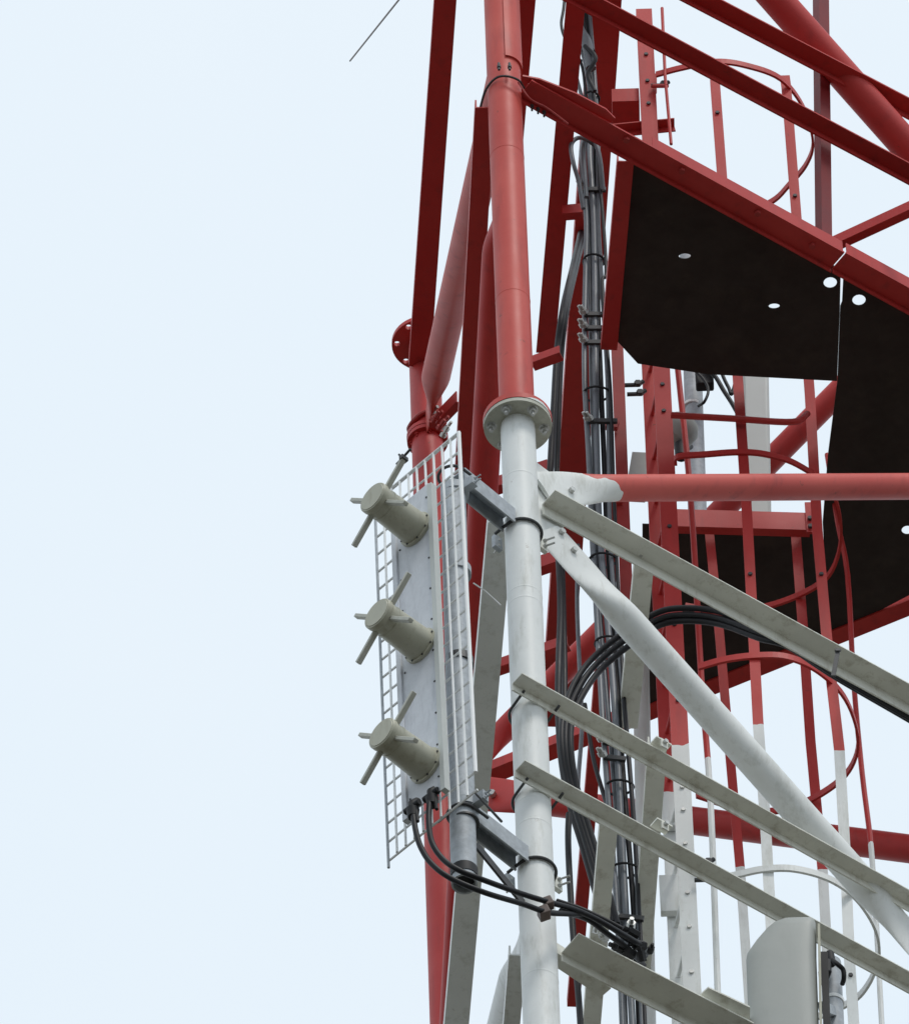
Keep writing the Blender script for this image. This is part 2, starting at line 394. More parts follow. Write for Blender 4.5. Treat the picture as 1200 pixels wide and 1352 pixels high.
def poly_plate(outer, holes, z, th):
    bm = bmesh.new(); es = []
    def lp(ps):
        vs = [bm.verts.new(q) for q in ps]; return [bm.edges.new((vs[i], vs[(i + 1) % len(vs)])) for i in range(len(vs))]
    es += lp([PZ(x, y, z) for x, y in outer])
    for (x, y, rx, ry) in holes:
        c = PZ(x, y, z); es += lp([c + V((rx * cos(2 * pi * i / 16), ry * sin(2 * pi * i / 16), 0)) for i in range(16)])
    bmesh.ops.triangle_fill(bm, use_beauty=True, use_dissolve=False, edges=es)
    r = bmesh.ops.extrude_face_region(bm, geom=list(bm.faces))
    bmesh.ops.translate(bm, verts=[g for g in r['geom'] if isinstance(g, bmesh.types.BMVert)], vec=Z * th)
    return bm_to_mb(bm)
plat.part("floor_plate", poly_plate([(828, 196), (1110, 356), (1108.6, 415), (1105, 503), (934, 494), (842, 480), (808, 443)], [(904, 338, .032, .018), (1022, 404, .03, .017), (1096, 373, .036, .036)], zF + .03, .006), FLOOR, smooth=False)
plat.part("floor_plate", poly_plate([(1113.5, 360), (1500, 575), (1500, 652), (1200, 786), (1094, 842), (1086, 690), (1093, 600), (1105.4, 503), (1109.2, 404), (1111.6, 398)], [(1134, 396, .036, .036), (1198, 700, .032, .03), (1114, 806, .0001, .0001)][:2], zF + .03, .006), FLOOR, smooth=False)
plat.part("floor_plate", poly_plate([(848, 692), (1084, 698), (1092, 843), (1031, 874), (1018, 886), (990, 890), (950, 906), (848, 944)], [], zF + .03, .006), FLOOR, smooth=False)
zbeam(PZ(828, 213, zF - .005), PZ(806, 462, zF - .005), [(-.035, 0), (.052, 0), (.052, .06), (.044, .06), (.044, .008), (-.035, .008)], "edge_beam", sdir=V((-1, 0, 0)))
# hatch beam and end plate
zbeam(PZ(890, 675, zF + .05), PZ(1068, 680, zF + .05), [(0, .02), (0, -.13), (-.05, -.13), (-.05, -.12), (-.008, -.12), (-.008, .02)], "hatch_beam", sdir=V((0, -1, 0)))
mb = MB(); c = PZ(1069, 684, zF + .02); mb.box(c, V((1, 0, 0)), V((0, 1, 0)), Z, .022, .008, .13); hp = plat.part("hatch_plate", mb, PAINT)
for dz in (-.09, -.02): b = MB(); b.bolt(c + V((0, -.008, dz)), V((0, -1, 0)), .014); plat.part("bolt", b, DARKST, hp)
# handrails above the edge beam
def rail(x0, y0, x1, y1, prof, off=.02):
    a = PF(x0, y0, off); b = PZ(x1, y1, a.z); mb = MB(); mb.prof(a, b, prof, N13); plat.part("handrail", mb, PAINT)
rail(700, -54, 1500, 374, ANG(.10, .05, .010)); rail(700, -134, 1500, 285, ANG(.10, .05, .010))
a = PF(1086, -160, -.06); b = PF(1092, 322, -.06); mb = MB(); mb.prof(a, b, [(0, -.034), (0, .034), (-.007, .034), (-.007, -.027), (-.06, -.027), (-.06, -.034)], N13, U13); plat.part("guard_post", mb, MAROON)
a = PF(1098, 312, .0); b = PZ(1420, 163, a.z); mb = MB(); mb.prof(a, b, ANGF(.05, .075), V((-.5, -.8, 0))); plat.part("outrigger_arm", mb, PAINT)
bolt_ps = [(827, 183), (1072, 323), (1000, 280), (900, 224)]
for (x, y) in bolt_ps:
    b = MB(); b.bolt(PZ(x, y, zF - .002), -Z, .018); plat.part("bolt", b, RED)
# connection plate and clamp on the near leg
mb = MB(); mb.plate([PZ(x, y, zF + .03) for x, y in ((690, 99), (712, 103), (760, 122), (800, 143), (812, 155), (806, 160), (760, 138), (700, 112))], Z, .012); plat.part("connection_plate", mb, PAINT)
cl = MB(); cc = l1(112); rr = r1 + .018
ring = [cc + V((cos(t) * rr, sin(t) * rr, 0)) for t in [2 * pi * i / 36 for i in range(36)]]
cl.path(spline([P(692, 116, -.05), P(684, 105, -.105), P(668, 100, -.118), P(654, 103, -.098), P(641, 119, -.03), P(633, 146, .05)]), .0065, 8); cp = plat.part("leg_clamp", cl, DARKST)
for x in (659, 673):
    b = MB(); q = P(x, 96, -.125); b.path([q + Z * .03, q + Z * .09], .007, 8); b.bolt(q + Z * .05, Z, .012); plat.part("clamp_bolt", b, DARKST, cp)
mb = MB(); mb.path(spline([P(684, 108, -.1), P(700, 130, -.06), P(722, 142, -.0), P(750, 163, .05)]), .005, 8); plat.part("clamp_strap", mb, RED, cp)
for (x, y) in ((702, 139), (710, 143), (718, 147)):
    b = MB(); b.bolt(PZ(x, y, zF - .02), -Z, .012, shank=.03); plat.part("clamp_bolt", b, DARKST, cp)

# ------------------------------------------------------------------ support channels clamped across the face
CH = "white steel channels clamped across the tower face"
def channel(label, p0, p1, a_, b_, t=.009, off=None, clamp=True, bolts=(), clips=(), cx=None):
    off = off or r1 + a_ + .004
    A = PF(p0[0], p0[1], off); B = PZ(p1[0], p1[1], A.z)
    t_ = T("support_channel", A, label, "steel channel", CH)
    mb = MB(); mb.prof(A, B, ANG(a_, b_, t), N13); t_.part("channel", mb, WHITE, bevel=.002)
    if clamp:
        c = L1z(A.z - b_ * .6); rr = r1 + .010
        mb = MB(); mb.path(ubolt_pts(c, rr, -U13 * .1 + N13, .12), .0075, 8); ub = t_.part("u_bolt", mb, DARKST)
    u = (B - A).normalized()
    for (x, y) in bolts:
        q = PPL(x, y, A - N13 * (a_ - .012), N13); b = MB(); b.bolt(q, N13, .016, .014); t_.part("bolt", b, BOLT)
    for x, y in clips:
        q = PZ(x, y, A.z + .035); mb = MB(); mb.box(q, u, N13, Z, .045, .03, .005); mb.box(q - Z * .025 + N13 * .028, u, N13, Z, .02, .004, .03)
        k = t_.part("clip", mb, WHITE); b = MB(); b.bolt(q + N13 * .036 - Z * .02, N13, .013); t_.part("bolt", b, BOLT, k)
    return t_, A, B
chT, cA, cB = channel("wide white channel bolted to the gusset under the red tube", (733, 646), (1560, 1099), .115, .085, clamp=False, bolts=((739, 674), (845, 733)), off=.11)
channel("white channel below the black cable arc, upper of the two slim ones", (689, 888), (1560, 1376), .085, .055, clips=((872, 983),), bolts=((872, 1004),))
channel("white channel clamped just above the antenna mast's lower arm, lower slim one", (693, 1003), (1560, 1480), .085, .055, clips=((873, 1091),), bolts=((745, 1041), (872, 1111)))
chB, cC, cD = channel("broad white channel at the bottom of the picture under the cable bundle", (764, 1232), (1560, 1640), .150, .065, clamp=False, bolts=((762, 1259), (877, 1303)), off=.12)
# bracket that carries the lowest channel on the leg
a = PF(735, 1245, -.02); b = PZ(806, 1292, a.z); mb = MB(); mb.prof(a, b, ANGF(.07, .075), N13); chB.part("leg_bracket", mb, WHITE)
mb = MB(); mb.plate([PZ(x, y, cC.z + .04) for x, y in ((935, 1304), (990, 1330), (990, 1350), (922, 1316))], Z, .01); chB.part("packing_plate", mb, WHITE)
# white beams going back from the channels
WB = "white cross beams running back from the channels"
for (c0, c1, w, dd, lab) in (((853, 720), (829, 962), 26, .75, "grey-white cross beam beside the red rail, behind the big white diagonal"),
                             ((868, 985), (846, 1290), 25, .85, "grey-white cross beam left of the ladder, hanging from the slim upper channel"),
                             ((804, 1086), (779, 1380), 24, .62, "narrow grey-white cross beam behind the black cables at the bottom")):
    a = P(c0[0], c0[1], dd); b = PZ(c1[0], c1[1], a.z); w_ = m_(w, a) / 2; mb = MB()
    mb.prof(a, b, [(-w_, 0), (w_, 0), (w_, .07), (w_ - .008, .07), (w_ - .008, .008), (-w_, .008)], VL)
    thing("cross_beam", mb, WHITE, lab, "steel beam", WB)

# ------------------------------------------------------------------ antenna with three cross-dipole elements
BETA = radians(45.8)
E = V((-cos(BETA), -sin(BETA), 0)); H = V((sin(BETA), -cos(BETA), 0))
dA = -.54
e_px = [(550, 698), (557, 854), (563.5, 1010)]
O = P(*e_px[1], dA); AZ = (P(*e_px[0], dA) - P(*e_px[2], dA)); SP = AZ.length / 2; AZ.normalize()
H = (H - AZ * H.dot(AZ)).normalized(); E = AZ.cross(H); E = E if E.y < 0 else -E
ant = T("dipole_antenna", O - AZ * 1.6, "grey panel antenna with three beige drum elements and a white mesh screen", "antenna")
def A_(h, z, e=0): return O + H * h + AZ * z + E * e
def B_(h, z, e=0): return A_(h + PS, z, e)
hw = .112; PS = -.022; zt = SP + .29; zb = -SP - .24
mb = MB()                                                     # shallow tray: face with returned sides
mb.loft([[B_(-hw, z, 0), B_(hw, z, 0), B_(hw, z, -.006), B_(-hw, z, -.006)] for z in (zb, zt)])
pan = ant.part("reflector_panel", mb, ALU)
for sg in (-1, 1):
    mb = MB(); mb.loft([[B_(sg * (hw + .001), z, .012), B_(sg * (hw + .03), z, .012), B_(sg * (hw + .03), z, -.022), B_(sg * (hw + .001), z, -.022)] for z in (zb - .03, zt - .03)])
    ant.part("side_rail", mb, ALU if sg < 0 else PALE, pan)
for z in [zb + .1 + i * (zt - zb - .2) / 9 for i in range(10)]:
    for sg in (-1, 1):
        b = MB(); b.bolt(B_(sg * (hw - .016), z, 0), E, .006, .004); ant.part("rivet", b, DARKST, pan)
# mesh screen
mw = .295; mt = zt + .33; mbm = -SP - .315; em = -.075; MS = -.055
mb = MB(); nb = 10
def wob(k): return .0025 * sin(k * 12.9898)
for i in range(1, nb):
    h = -mw + 2 * mw * i / nb; mb.path([A_(MS + h, mbm, em), A_(MS + h + wob(i), (mt + mbm) / 2, em), A_(MS + h, mt, em)], .0070, 6)
nz = 20
for j in range(nz + 1):
    z = mbm + (mt - mbm) * j / nz
    if z < mt - .02 and .0 < h: pass
    mb.path([A_(MS - mw, z, em - .008), A_(MS, z + wob(j), em - .008), A_(MS + mw, z, em - .008)], .0066, 6)
scr = ant.part("mesh_screen", mb, WIRE)
for sg, rr in ((-1, .007), (1, .0105)):
    mb = MB(); mb.path([A_(MS + sg * mw, mbm - (.06 if sg < 0 else -.12), em), A_(MS + sg * mw, mt, em)], rr, 8); ant.part("screen_edge", mb, GALV if sg < 0 else WIRE, scr)
mb = MB(); mb.path([A_(MS - mw, mt, em), A_(MS + mw, mt, em)], .007, 8); ant.part("screen_edge", mb, WIRE, scr)
for z in (zt - .2, 0, zb + .15):                              # stays between panel and screen
    mb = MB(); mb.bar(A_(-.12, z, em + .02), A_(.08, z, em + .02), .03, .02, AZ); ant.part("screen_stay", mb, GALV, scr)
# drum elements
LE = .30
for k in (1, 0, -1):
    z0 = SP * k
    def Q(e, r=0, t=0): return A_(r * cos(t), z0 + r * sin(t), e)
    def ring(e, r, n=36): return [Q(e, r, 2 * pi * i / n) for i in range(n)]
    mb = MB(); mb.loft([ring(0, .087), ring(LE - .05, .080), ring(LE - .028, .080)])
    el = ant.part("drum_element", mb, BEIGE)
    mb = MB(); mb.loft([ring(LE - .085, .0812), ring(LE - .083, .0832), ring(LE - .076, .0832), ring(LE - .074, .0812)]); ant.part("moulded_rib", mb, BEIGE, el)
    mb = MB(); mb.loft([ring(.001, .098), ring(.016, .098), ring(.018, .094)]); ant.part("base_ring", mb, BEIGE, el)
    mb = MB(); mb.loft([ring(LE - .03, .083), ring(LE - .027, .0855), ring(LE - .004, .0855), ring(LE + .001, .082), ring(LE + .001, .076), ring(LE + .005, .074)]); ant.part("cap", mb, BEIGE, el)
    for i in range(8):
        b = MB(); b.bolt(Q(.016, .091, pi * i / 4 + .2), E, .006, .006); ant.part("ring_bolt", b, DARKST, el)
    for q in range(4):
        t = pi / 4 + q * pi / 2
        a = Q(LE - .045, .06, t); b = Q(LE - .045, .255, t); mb = MB()
        dv = V(b - a).normalized(); mb.bar(a, b, .028, .020, E)
        ant.part("dipole_rod", mb, ROD, el, bevel=.003)
# connectors
con_px = [(545, 1066), (570, 1050)]
for (x, y) in con_px:
    q = P(x, y, dA - .02); mb = MB()
    mb.path([q + AZ * .06 + E * -.03, q + AZ * .02, q - AZ * .03], .024, 12); mb.path([q - AZ * .02, q - AZ * .075], [.032, .026], 12)
    mb.path([q + AZ * .005 - H * .05, q + AZ * .0 + H * .045], .017, 10); mb.path([q - AZ * .04 + H * .02, q - AZ * .13 + H * .028], .009, 8)
    ant.part("connector", mb, RUBBER)
# mast pipe
E2 = V((-cos(BETA), -sin(BETA), 0))
pp0 = P(613, 1168, -.36); pp1 = P(598, 645, -.36); rp = m_(35, pp0) / 2
mast = T("mast_pipe", pp0, "short galvanised mast pipe behind the mesh antenna, carried on two arms", "pipe")
mb = MB(); n = 32; ax, sx, sy = frame(pp1 - pp0)
outer = lambda q, r: [q + sx * r * cos(2 * pi * i / n) + sy * r * sin(2 * pi * i / n) for i in range(n)]
mb.loft([outer(pp0 + ax * .12, rp - .01), outer(pp0, rp - .01), outer(pp0, rp), outer(pp1, rp), outer(pp1 + ax * .002, rp * .97)])
mast.part("pipe", mb, GALV)
mb = MB(); mb.path([pp0 + ax * .04, pp0 + ax * .10], rp + .004, 32); mast.part("end_band", mb, RUBBER)
for (y, x) in ((1072, 614), (1088, 614), (655, 601), (760, 604), (880, 607)):
    q = P(x, y, -.36); mb = MB(); mb.path([q, q + ax * (.05 if y != 1088 else .012)], rp + .006, 32); bd = mast.part("pipe_band", mb, DARKST if y in (1088, 880) else GALV)
    if y in (760, 880, 1088): continue
    b = MB(); dr = V((.75, -.6, 0)).normalized(); b.box(q + dr * (rp + .03) + ax * .02, dr, dr.cross(Z), Z, .035, .02, .03)
    for s in (-.015, .015): b.bolt(q + dr * (rp + .06) + ax * (.02 + s), dr, .009, shank=.03)
    mast.part("band_bolt", b, GALV, bd)
# mesh-holder bracket at the foot of the screen
q = P(610, 1050, -.44); mb = MB()
mb.path([P(578, 1086, -.40), P(626, 1046, -.58), P(662, 1085, -.30)], .007, 8); mast.part("holder_rod", mb, DARKST)
# arms between leg and mast
for (y, lab) in ((700, "galvanised arm joining leg and antenna mast, upper, half hidden behind the mesh"), (1148, "galvanised arm joining leg and antenna mast, lower, over the two black feeders")):
    zc = P(690, y, 0).z; c = L1z(zc); t_ = T("mount_arm", c, lab, "bracket", "arms of the antenna mast")
    a = c + E2 * (r1 + .004); b = at_z(pp0, ax, zc) - E2 * (rp - .02)
    mb = MB(); mb.prof(a, b, [(-.045, .055), (.045, .055), (.045, -.055), (.036, -.055), (.036, .046), (-.036, .046), (-.036, -.055), (-.045, -.055)], V((sin(BETA), -cos(BETA), 0)))
    t_.part("arm", mb, GALV)
    cu = c - Z * .03; mb = MB(); mb.path(ubolt_pts(cu, r1 + .010, V((sin(BETA), -cos(BETA), 0)) * -1, .09), .0085, 8); ub = t_.part("u_bolt", mb, DARKST)
    dv = -E2; hx = V((sin(BETA), -cos(BETA), 0))
    # clamp cheeks on both sides of the leg
    for sg in (1, -1):
        q = cu + hx * .02 * sg + dv * (r1 + .035) if sg > 0 else cu + E2 * (r1 * .55) - hx * (r1 + .04)
        mb = MB(); mb.box(q, dv, hx, Z, .025, .012, .045); ck = t_.part("clamp_cheek", mb, WHITE if sg > 0 else GALV)
        for s in (-.022, .022):
            b = MB(); b.bolt(q + Z * s + hx * .012, hx * (1 if sg > 0 else -1) - E2 * .4, .011, shank=.045); t_.part("clamp_bolt", b, BOLT, ck)
    cu2 = at_z(pp0, ax, zc); mb = MB(); mb.path(ubolt_pts(cu2 - Z * .02, rp + .009, -E2, .10), .008, 8); t_.part("u_bolt", mb, DARKST)
    if y > 1000:
        a = at_z(pp0, ax, zc - .18) + V((.06, .05, 0)); b = L1z(zc - .33) + E2 * r1
        mb = MB(); mb.bar(a, b, .05, .012, Z); t_.part("strut", mb, DARKST)
# hose clamp tail
mb = MB(); mb.path([P(625, 770, -.2), P(640, 780, -.16), P(661, 799, -.12)], .004, 6); mast.part("tie_tail", mb, WIRE)

# ------------------------------------------------------------------ caged ladder
def d_of(px, py, z): return PZ(px, py, z).y - Y1
dS = d_of(899, 987, ZB); dS2 = d_of(887, 1050, ZB)
lad = T("caged_ladder", P(910, 1352, dS), "red and white caged access ladder rising through the platform hatch", "ladder")
def stile(pts, d, w, name="stile"):
    o = None
    ps = [P(x, y, d) for x, y in pts]; a, b = ps[0], ps[-1]; u = (b - a).normalized(); b = b + u * 4
    w_ = m_(w, a) / 2; mb = MB()
    mb.prof(a, b, [(-.022, -w_), (.022, -w_), (.022, -w_ + .007), (-.015, -w_ + .007), (-.015, w_ - .007), (.022, w_ - .007), (.022, w_), (-.022, w_)], V((0, 1, 0)), V((1, 0, 0)))
    return lad.part(name, mb, PAINT), a, b
sB, sb0, sb1 = stile([(850, 15), (916, 1352)], dS, 21)
sA, sa0, sa1 = stile([(843, 195), (897, 1352)], dS2, 18)
for i in range(34):
    t = .02 + i * .0305
    a = sb0.lerp(sb1, t); b = at_z(sa1, (sa0 - sa1).normalized(), a.z)
    if a.z > sa0.z: continue
    mb = MB(); mb.tube(a, b, .011, 8); lad.part("rung", mb, PAINT)
for y in (45, 75, 110, 140, 512, 547, 700, 830, 930, 1045, 1075, 1120, 1185, 1230, 1290):
    b = MB(); t = (P(880, y, dS).z - sb0.z) / (sb1.z - sb0.z); q = sb0.lerp(sb1, t); b.bolt(q + V((.0, -.022, 0)), V((0, -1, 0)), .012, .01); lad.part("bolt", b, DARKST if y < 987 else BOLT, sB)
bars = {"b1": ([(894, 480), (912, 660), (926, 900), (938, 1060), (949, 1352)], (931, 1003), 8, 'r'),
        "b2": ([(936, 700), (950, 840), (962, 980), (977, 1146), (991, 1352)], (977, 1146), 12, 'f'),
        "b3": ([(943, 88), (944, 110), (953, 230), (974, 500), (985, 660), (1001, 958), (1010, 1080), (1020, 1260), (1024, 1352)], (1002, 958), 13, 'f'),
        "b4": ([(1050, 700), (1060, 830), (1070, 980), (1086, 1150), (1097, 1352)], (1086, 1150), 13, 'f'),
        "b5": ([(1036, 100), (1038, 115), (1051, 280), (1069, 520), (1079, 700), (1093, 860), (1108, 990), (1116, 1130), (1121, 1260), (1127, 1352)], (1108, 990), 13, 'f'),
        "b6": ([(1092, 600), (1106, 690), (1119, 760), (1127, 900), (1138, 1020), (1150, 1120), (1158, 1240), (1164, 1352)], (1150, 1112), 7, 'r')}
dbar = {}
for k, (pts, bd, w, ty) in bars.items():
    dd = d_of(bd[0], bd[1], ZB); dbar[k] = dd
    ps = [P(x, y, dd) for x, y in pts]; u = (ps[-1] - ps[-2]).normalized(); ps.append(ps[-1] + u * 4)
    w_ = m_(w, ps[0]); mb = MB()
    if ty == 'r': mb.path(spline(ps, 4), w_ / 2, 8)
    else:
        secs = [[q + V((i * w_ / 2, j * .006, 0)) for i, j in ((-1, -1), (1, -1), (1, 1), (-1, 1))] for q in ps]; mb.loft(secs)
    o = lad.part("cage_bar", mb, PAINT)
    if k in ("b3", "b5"):
        for y in (150, 260, 760, 870, 1150, 1290):
            ys = [p_[1] for p_ in pts]
            for i in range(len(pts) - 1):
                if pts[i][1] <= y <= pts[i + 1][1]:
                    f = (y - pts[i][1]) / (pts[i + 1][1] - pts[i][1]); x = pts[i][0] + f * (pts[i + 1][0] - pts[i][0])
                    b = MB(); b.bolt(P(x, y, dd) + V((0, -.007, 0)), V((0, -1, 0)), .012, .01); lad.part("bolt", b, DARKST, o)
def hoop(ref, pts, w=8, M=PAINT):
    z = P(ref[0], ref[1], dbar["b3"] - .012).z; ps = spline([PZ(x, y, z) for x, y in pts], 6)
    h = m_(w, ps[0]) / 2; mb = MB(); secs = []
    for i, q in enumerate(ps):
        t = (ps[min(i + 1, len(ps) - 1)] - ps[max(i - 1, 0)]).normalized(); nn = V((-t.y, t.x, 0))
        secs.append([q + nn * a * .007 + Z * b * h * 1.25 for a, b in ((-1, -1), (1, -1), (1, 1), (-1, 1))])
    mb.loft(secs); o = lad.part("cage_hoop", mb, M, smooth=False)
    return o
hoop((945, 82), [(866, 98), (900, 89), (945, 81), (985, 86), (1030, 103), (1060, 140), (1073, 185), (1065, 215), (1042, 243), (1018, 266), (970, 285), (905, 290)])
hoop((980, 597), [(892, 612), (895, 603), (930, 600), (975, 597), (1012, 600), (1052, 613), (1095, 645), (1110, 690), (1104, 740), (1080, 772), (1022, 798), (960, 808), (905, 800)])
hoop((1000, 866), [(922, 881), (958, 871), (1000, 866), (1040, 868), (1080, 886), (1115, 921), (1132, 970), (1125, 1010), (1094, 1042), (1040, 1068), (985, 1070), (919, 1050)], 9)
hoop((1012, 1148), [(940, 1163), (975, 1155), (1010, 1148), (1050, 1148), (1095, 1161), (1130, 1186), (1155, 1225), (1160, 1262), (1146, 1300), (1120, 1325), (1060, 1348), (990, 1350), (930, 1335)], 9)
hoop((1020, 1425), [(950, 1440), (1020, 1425), (1100, 1435), (1160, 1490), (1165, 1550), (1120, 1600), (1000, 1620)], 9)
# straight guard bar in the hatch
a = P(886, 548, dbar["b3"] - .05); b = P(1046, 557, dbar["b3"] - .05); c = P(1066, 546, dbar["b3"] + .0)
mb = MB(); mb.path(spline([a, a.lerp(b, .5), b, c], 6), m_(9, a) / 2, 8); lad.part("guard_bar", mb, PAINT)
# wall brackets of the ladder (white boxes) and little hooks
for (x, y, w, h, dd) in ((884, 1073, 28, 40, dS2 - .05), (884, 1183, 26, 46, dS2 - .05)):
    q = P(x, y, dd); mb = MB(); mb.box(q, V((1, 0, 0)), V((0, 1, 0)), Z, m_(w, q) / 2, .02, m_(h, q) / 2 / .616); lad.part("stile_bracket", mb, PAINT, bevel=.004)
for (x, y) in ((876, 335), (876, 112), (935, 1140), (935, 1162), (845, 520), (842, 508)):
    q = P(x, y, dS - .05); mb = MB(); mb.path([q + V((-.07, 0, 0)), q, q + V((.03, 0, .03))], .012, 8); mb.bolt(q, V((0, -1, 0)), .02); lad.part("hook", mb, DARKST)
# thin rod beside the ladder top
mb = MB(); mb.path([P(874, 10, dS - .1), P(878, 100, dS - .1), P(886, 190, dS - .1)], .009, 8)
mb.path([P(862, 113, dS - .05), P(881, 113, dS - .1)], .012, 8); mb.path([P(865, 98, dS), P(865, 122, dS), P(860, 130, dS)], .009, 8)
lad.part("lifeline_rod", mb, PAINT)
# red brackets at ladder top
mb = MB(); q = P(826, 140, dS + .1); mb.box(q, V((1, 0, 0)), V((0, 1, 0)), Z, m_(36, q) / 2, .08, .06); lad.part("top_bracket", mb, PAINT)
mb = MB(); mb.prof(P(808, 163, dS), P(890, 155, dS), ANG(.06, .05), V((0, -1, 0))); lad.part("top_bracket", mb, PAINT)

# ------------------------------------------------------------------ cable rack and cables
dC = 1.75
rack = T("cable_rack", P(815, 1100, dC + .12), "vertical red cable rack rail with cleats carrying the grey cables", "cable rack")
mb = MB(); a = P(812, 400, dC + .3); b = P(827, 800, dC + .3); mb.prof(a, b, [(-.012, -.03), (.012, -.03), (.012, .035), (-.012, .035)], V((0, 1, 0)), V((1, 0, 0))); rack.part("rail", mb, RED)
mb = MB(); a = P(799, 880, dC + .15); b = P(806, 1120, dC + .15); mb.prof(a, b, [(-.012, -.02), (.012, -.02), (.012, .02), (-.012, .02)], V((0, 1, 0)), V((1, 0, 0))); rack.part("rail", mb, RED)
for (x0, y0, x1, y1) in ((772, 415, 800, 415), (772, 433, 800, 433), (772, 452, 800, 452), (778, 556, 815, 556), (796, 980, 826, 984), (797, 1000, 826, 1003), (812, 1210, 850, 1214), (770, 250, 800, 250)):
    a = P(x0, y0, dC - .02); b = P(x1, y1, dC - .02); mb = MB(); mb.bar(a, b, .03, .018, Z); cl = rack.part("cleat", mb, DARKST)
    for q in (a, a.lerp(b, .12)):
        bb = MB(); bb.bolt(q + V((-.01, -.012, .0)), V((-.5, -1, .2)), .018, .02, .03); rack.part("cleat_bolt", bb, BOLT, cl)
q = P(815, 562, dC + .2)
mb = MB(); mb.bar(P(795, 560, dC + .25), P(816, 562, dC + .25), .06, .03, Z); rack.part("bracket", mb, RED)

base = [(764, -20), (771, 40), (780, 100), (783, 150), (779, 200), (781, 250), (783, 300), (785, 400), (787, 500), (790, 600), (793, 700), (800, 800), (808, 900), (815, 1000), (822, 1100), (828, 1200), (835, 1352), (842, 1500), (862, 1900)]
spread = {-20: .7, 40: .6, 100: .35, 150: .4, 200: .9, 250: .75, 300: .6, 400: .8, 500: 1.0, 600: .95, 700: .95, 800: 1.0}
GC = "feeder cables of the main vertical bundle"
labs = ["grey feeder cable at the left edge of the main vertical bundle", "grey feeder cable second from left in the main vertical bundle", "thick grey feeder cable in the middle of the main vertical bundle",
        "black feeder cable second from right in the main vertical bundle of greys", "grey feeder cable at the right edge of the main vertical bundle, by the red rail"]
for i, off in enumerate((-14, -7.5, -.5, 7, 13.5)):
    pts = []
    for x, y in base:
        s = spread.get(y, 1.05); jig = 1.6 * sin(i * 2.1 + y * .011)
        pts.append(P(x + off * s + jig, y, dC + (.03 if i % 2 else 0)))
    mb = MB(); mb.path(spline(pts, 6), m_((7.5, 7, 9, 7.5, 6.5)[i], pts[8]) / 2, 10)
    thing("feeder_cable", mb, CABG if i != 3 else CAB, labs[i], "cable", GC)
def tie(x, y, d, w):
    c_ = P(x, y, d); w = m_(w, c_) / 2; n_ = 18; mb = MB()
    mb.path([c_ + V((w * cos(2 * pi * i / n_), .05 * sin(2 * pi * i / n_), .004 * sin(4 * pi * i / n_))) for i in range(n_)], .007, 6, closed=True)
    rack.part("cable_tie", mb, RUBBER)
for (x, y, w) in ((784, 345, 28), (788, 520, 36), (796, 740, 36), (804, 850, 37), (818, 1040, 37), (825, 1150, 37), (832, 1300, 37), (781, 130, 20), (773, 70, 24)): tie(x, y, dC + .01, w)
BC = "black feeder cables"
cable_extra = 1
def cable(pts, w, lab, M=CAB, g=BC, n=8):
    ps = [P(*q) for q in pts]; mb = MB(); mb.path(spline(ps, n), m_(w, ps[len(ps) // 2]) / 2, 10); return thing("feeder_cable", mb, M, lab, "cable", g)
# tangle near the top
cable([(748, -30, 1.6), (744, 10, 1.6), (741, 32, 1.6), (747, 52, 1.6), (762, 72, 1.65), (770, 95, 1.7), (775, 150, 1.75)], 4, "thin black cable looping out beside the tower at the top of the picture")
cable([(752, -30, 1.7), (750, 40, 1.7), (753, 70, 1.7), (762, 105, 1.75), (770, 135, 1.75)], 5, "thin dark cable bent behind the top loop, left of the grey bundle", CABG)
cable([(757, -30, 1.62), (762, 30, 1.62), (774, 55, 1.62), (780, 90, 1.65)], 14, "thick grey cable joint hanging at the top of the bundle", CABG)
cable([(790, 196, 1.66), (775, 184, 1.6), (762, 182, 1.6), (754, 192, 1.6), (757, 215, 1.6), (764, 240, 1.65), (770, 275, 1.7)], 6, "grey cable loop curling out just under the platform beam", CABG)
cable([(796, 250, 1.7), (792, 210, 1.62), (785, 186, 1.6), (774, 183, 1.62), (770, 200, 1.65), (774, 260, 1.7)], 6, "grey cable folded over at the top of the lower bundle", CABG)
cable([(772, 60, 1.6), (786, 76, 1.6), (776, 98, 1.63), (785, 120, 1.65)], 6, "short dark cable twisted around the joint above the platform", CAB)
# dark run left of the bundle
cable([(782, 180, 3.6), (772, 280, 3.6), (757, 350, 2.6), (744, 405, 2.0), (736, 460, 2.0), (731, 540, 2.0), (727, 610, 2.0), (725, 660, 2.0), (736, 720, 1.8), (740, 800, 1.7), (738, 870, 1.6), (737, 930, 1.6), (741, 1000, 1.6), (752, 1060, 1.6), (770, 1120, 1.6), (790, 1190, 1.6), (800, 1225, 1.6)], 9.5, "thick black cable descending just right of the white leg")
cable([(785, 180, 3.65), (776, 280, 3.65), (761, 350, 2.65), (748, 410, 2.05), (741, 470, 2.05), (737, 560, 2.05), (735, 640, 2.05), (741, 720, 1.9), (745, 860, 1.7), (746, 960, 1.65), (752, 1030, 1.65), (768, 1090, 1.65), (788, 1150, 1.65), (806, 1222, 1.6)], 8, "slimmer black cable hugging the thick one right of the white leg")
cable([(763, 720, 2.2), (762, 800, 2.2), (765, 880, 2.2), (768, 960, 2.1), (763, 1040, 2.0), (766, 1100, 1.9)], 6, "grey cable hanging in the gap between the thick black cable and the grey bundle", CABG)
cable([(751, 1075, 1.5), (750, 1110, 1.5), (752, 1160, 1.5), (757, 1240, 1.5), (764, 1320, 1.5), (769, 1400, 1.5)], 9, "straight black cable dropping to the bottom edge beside the red beam")
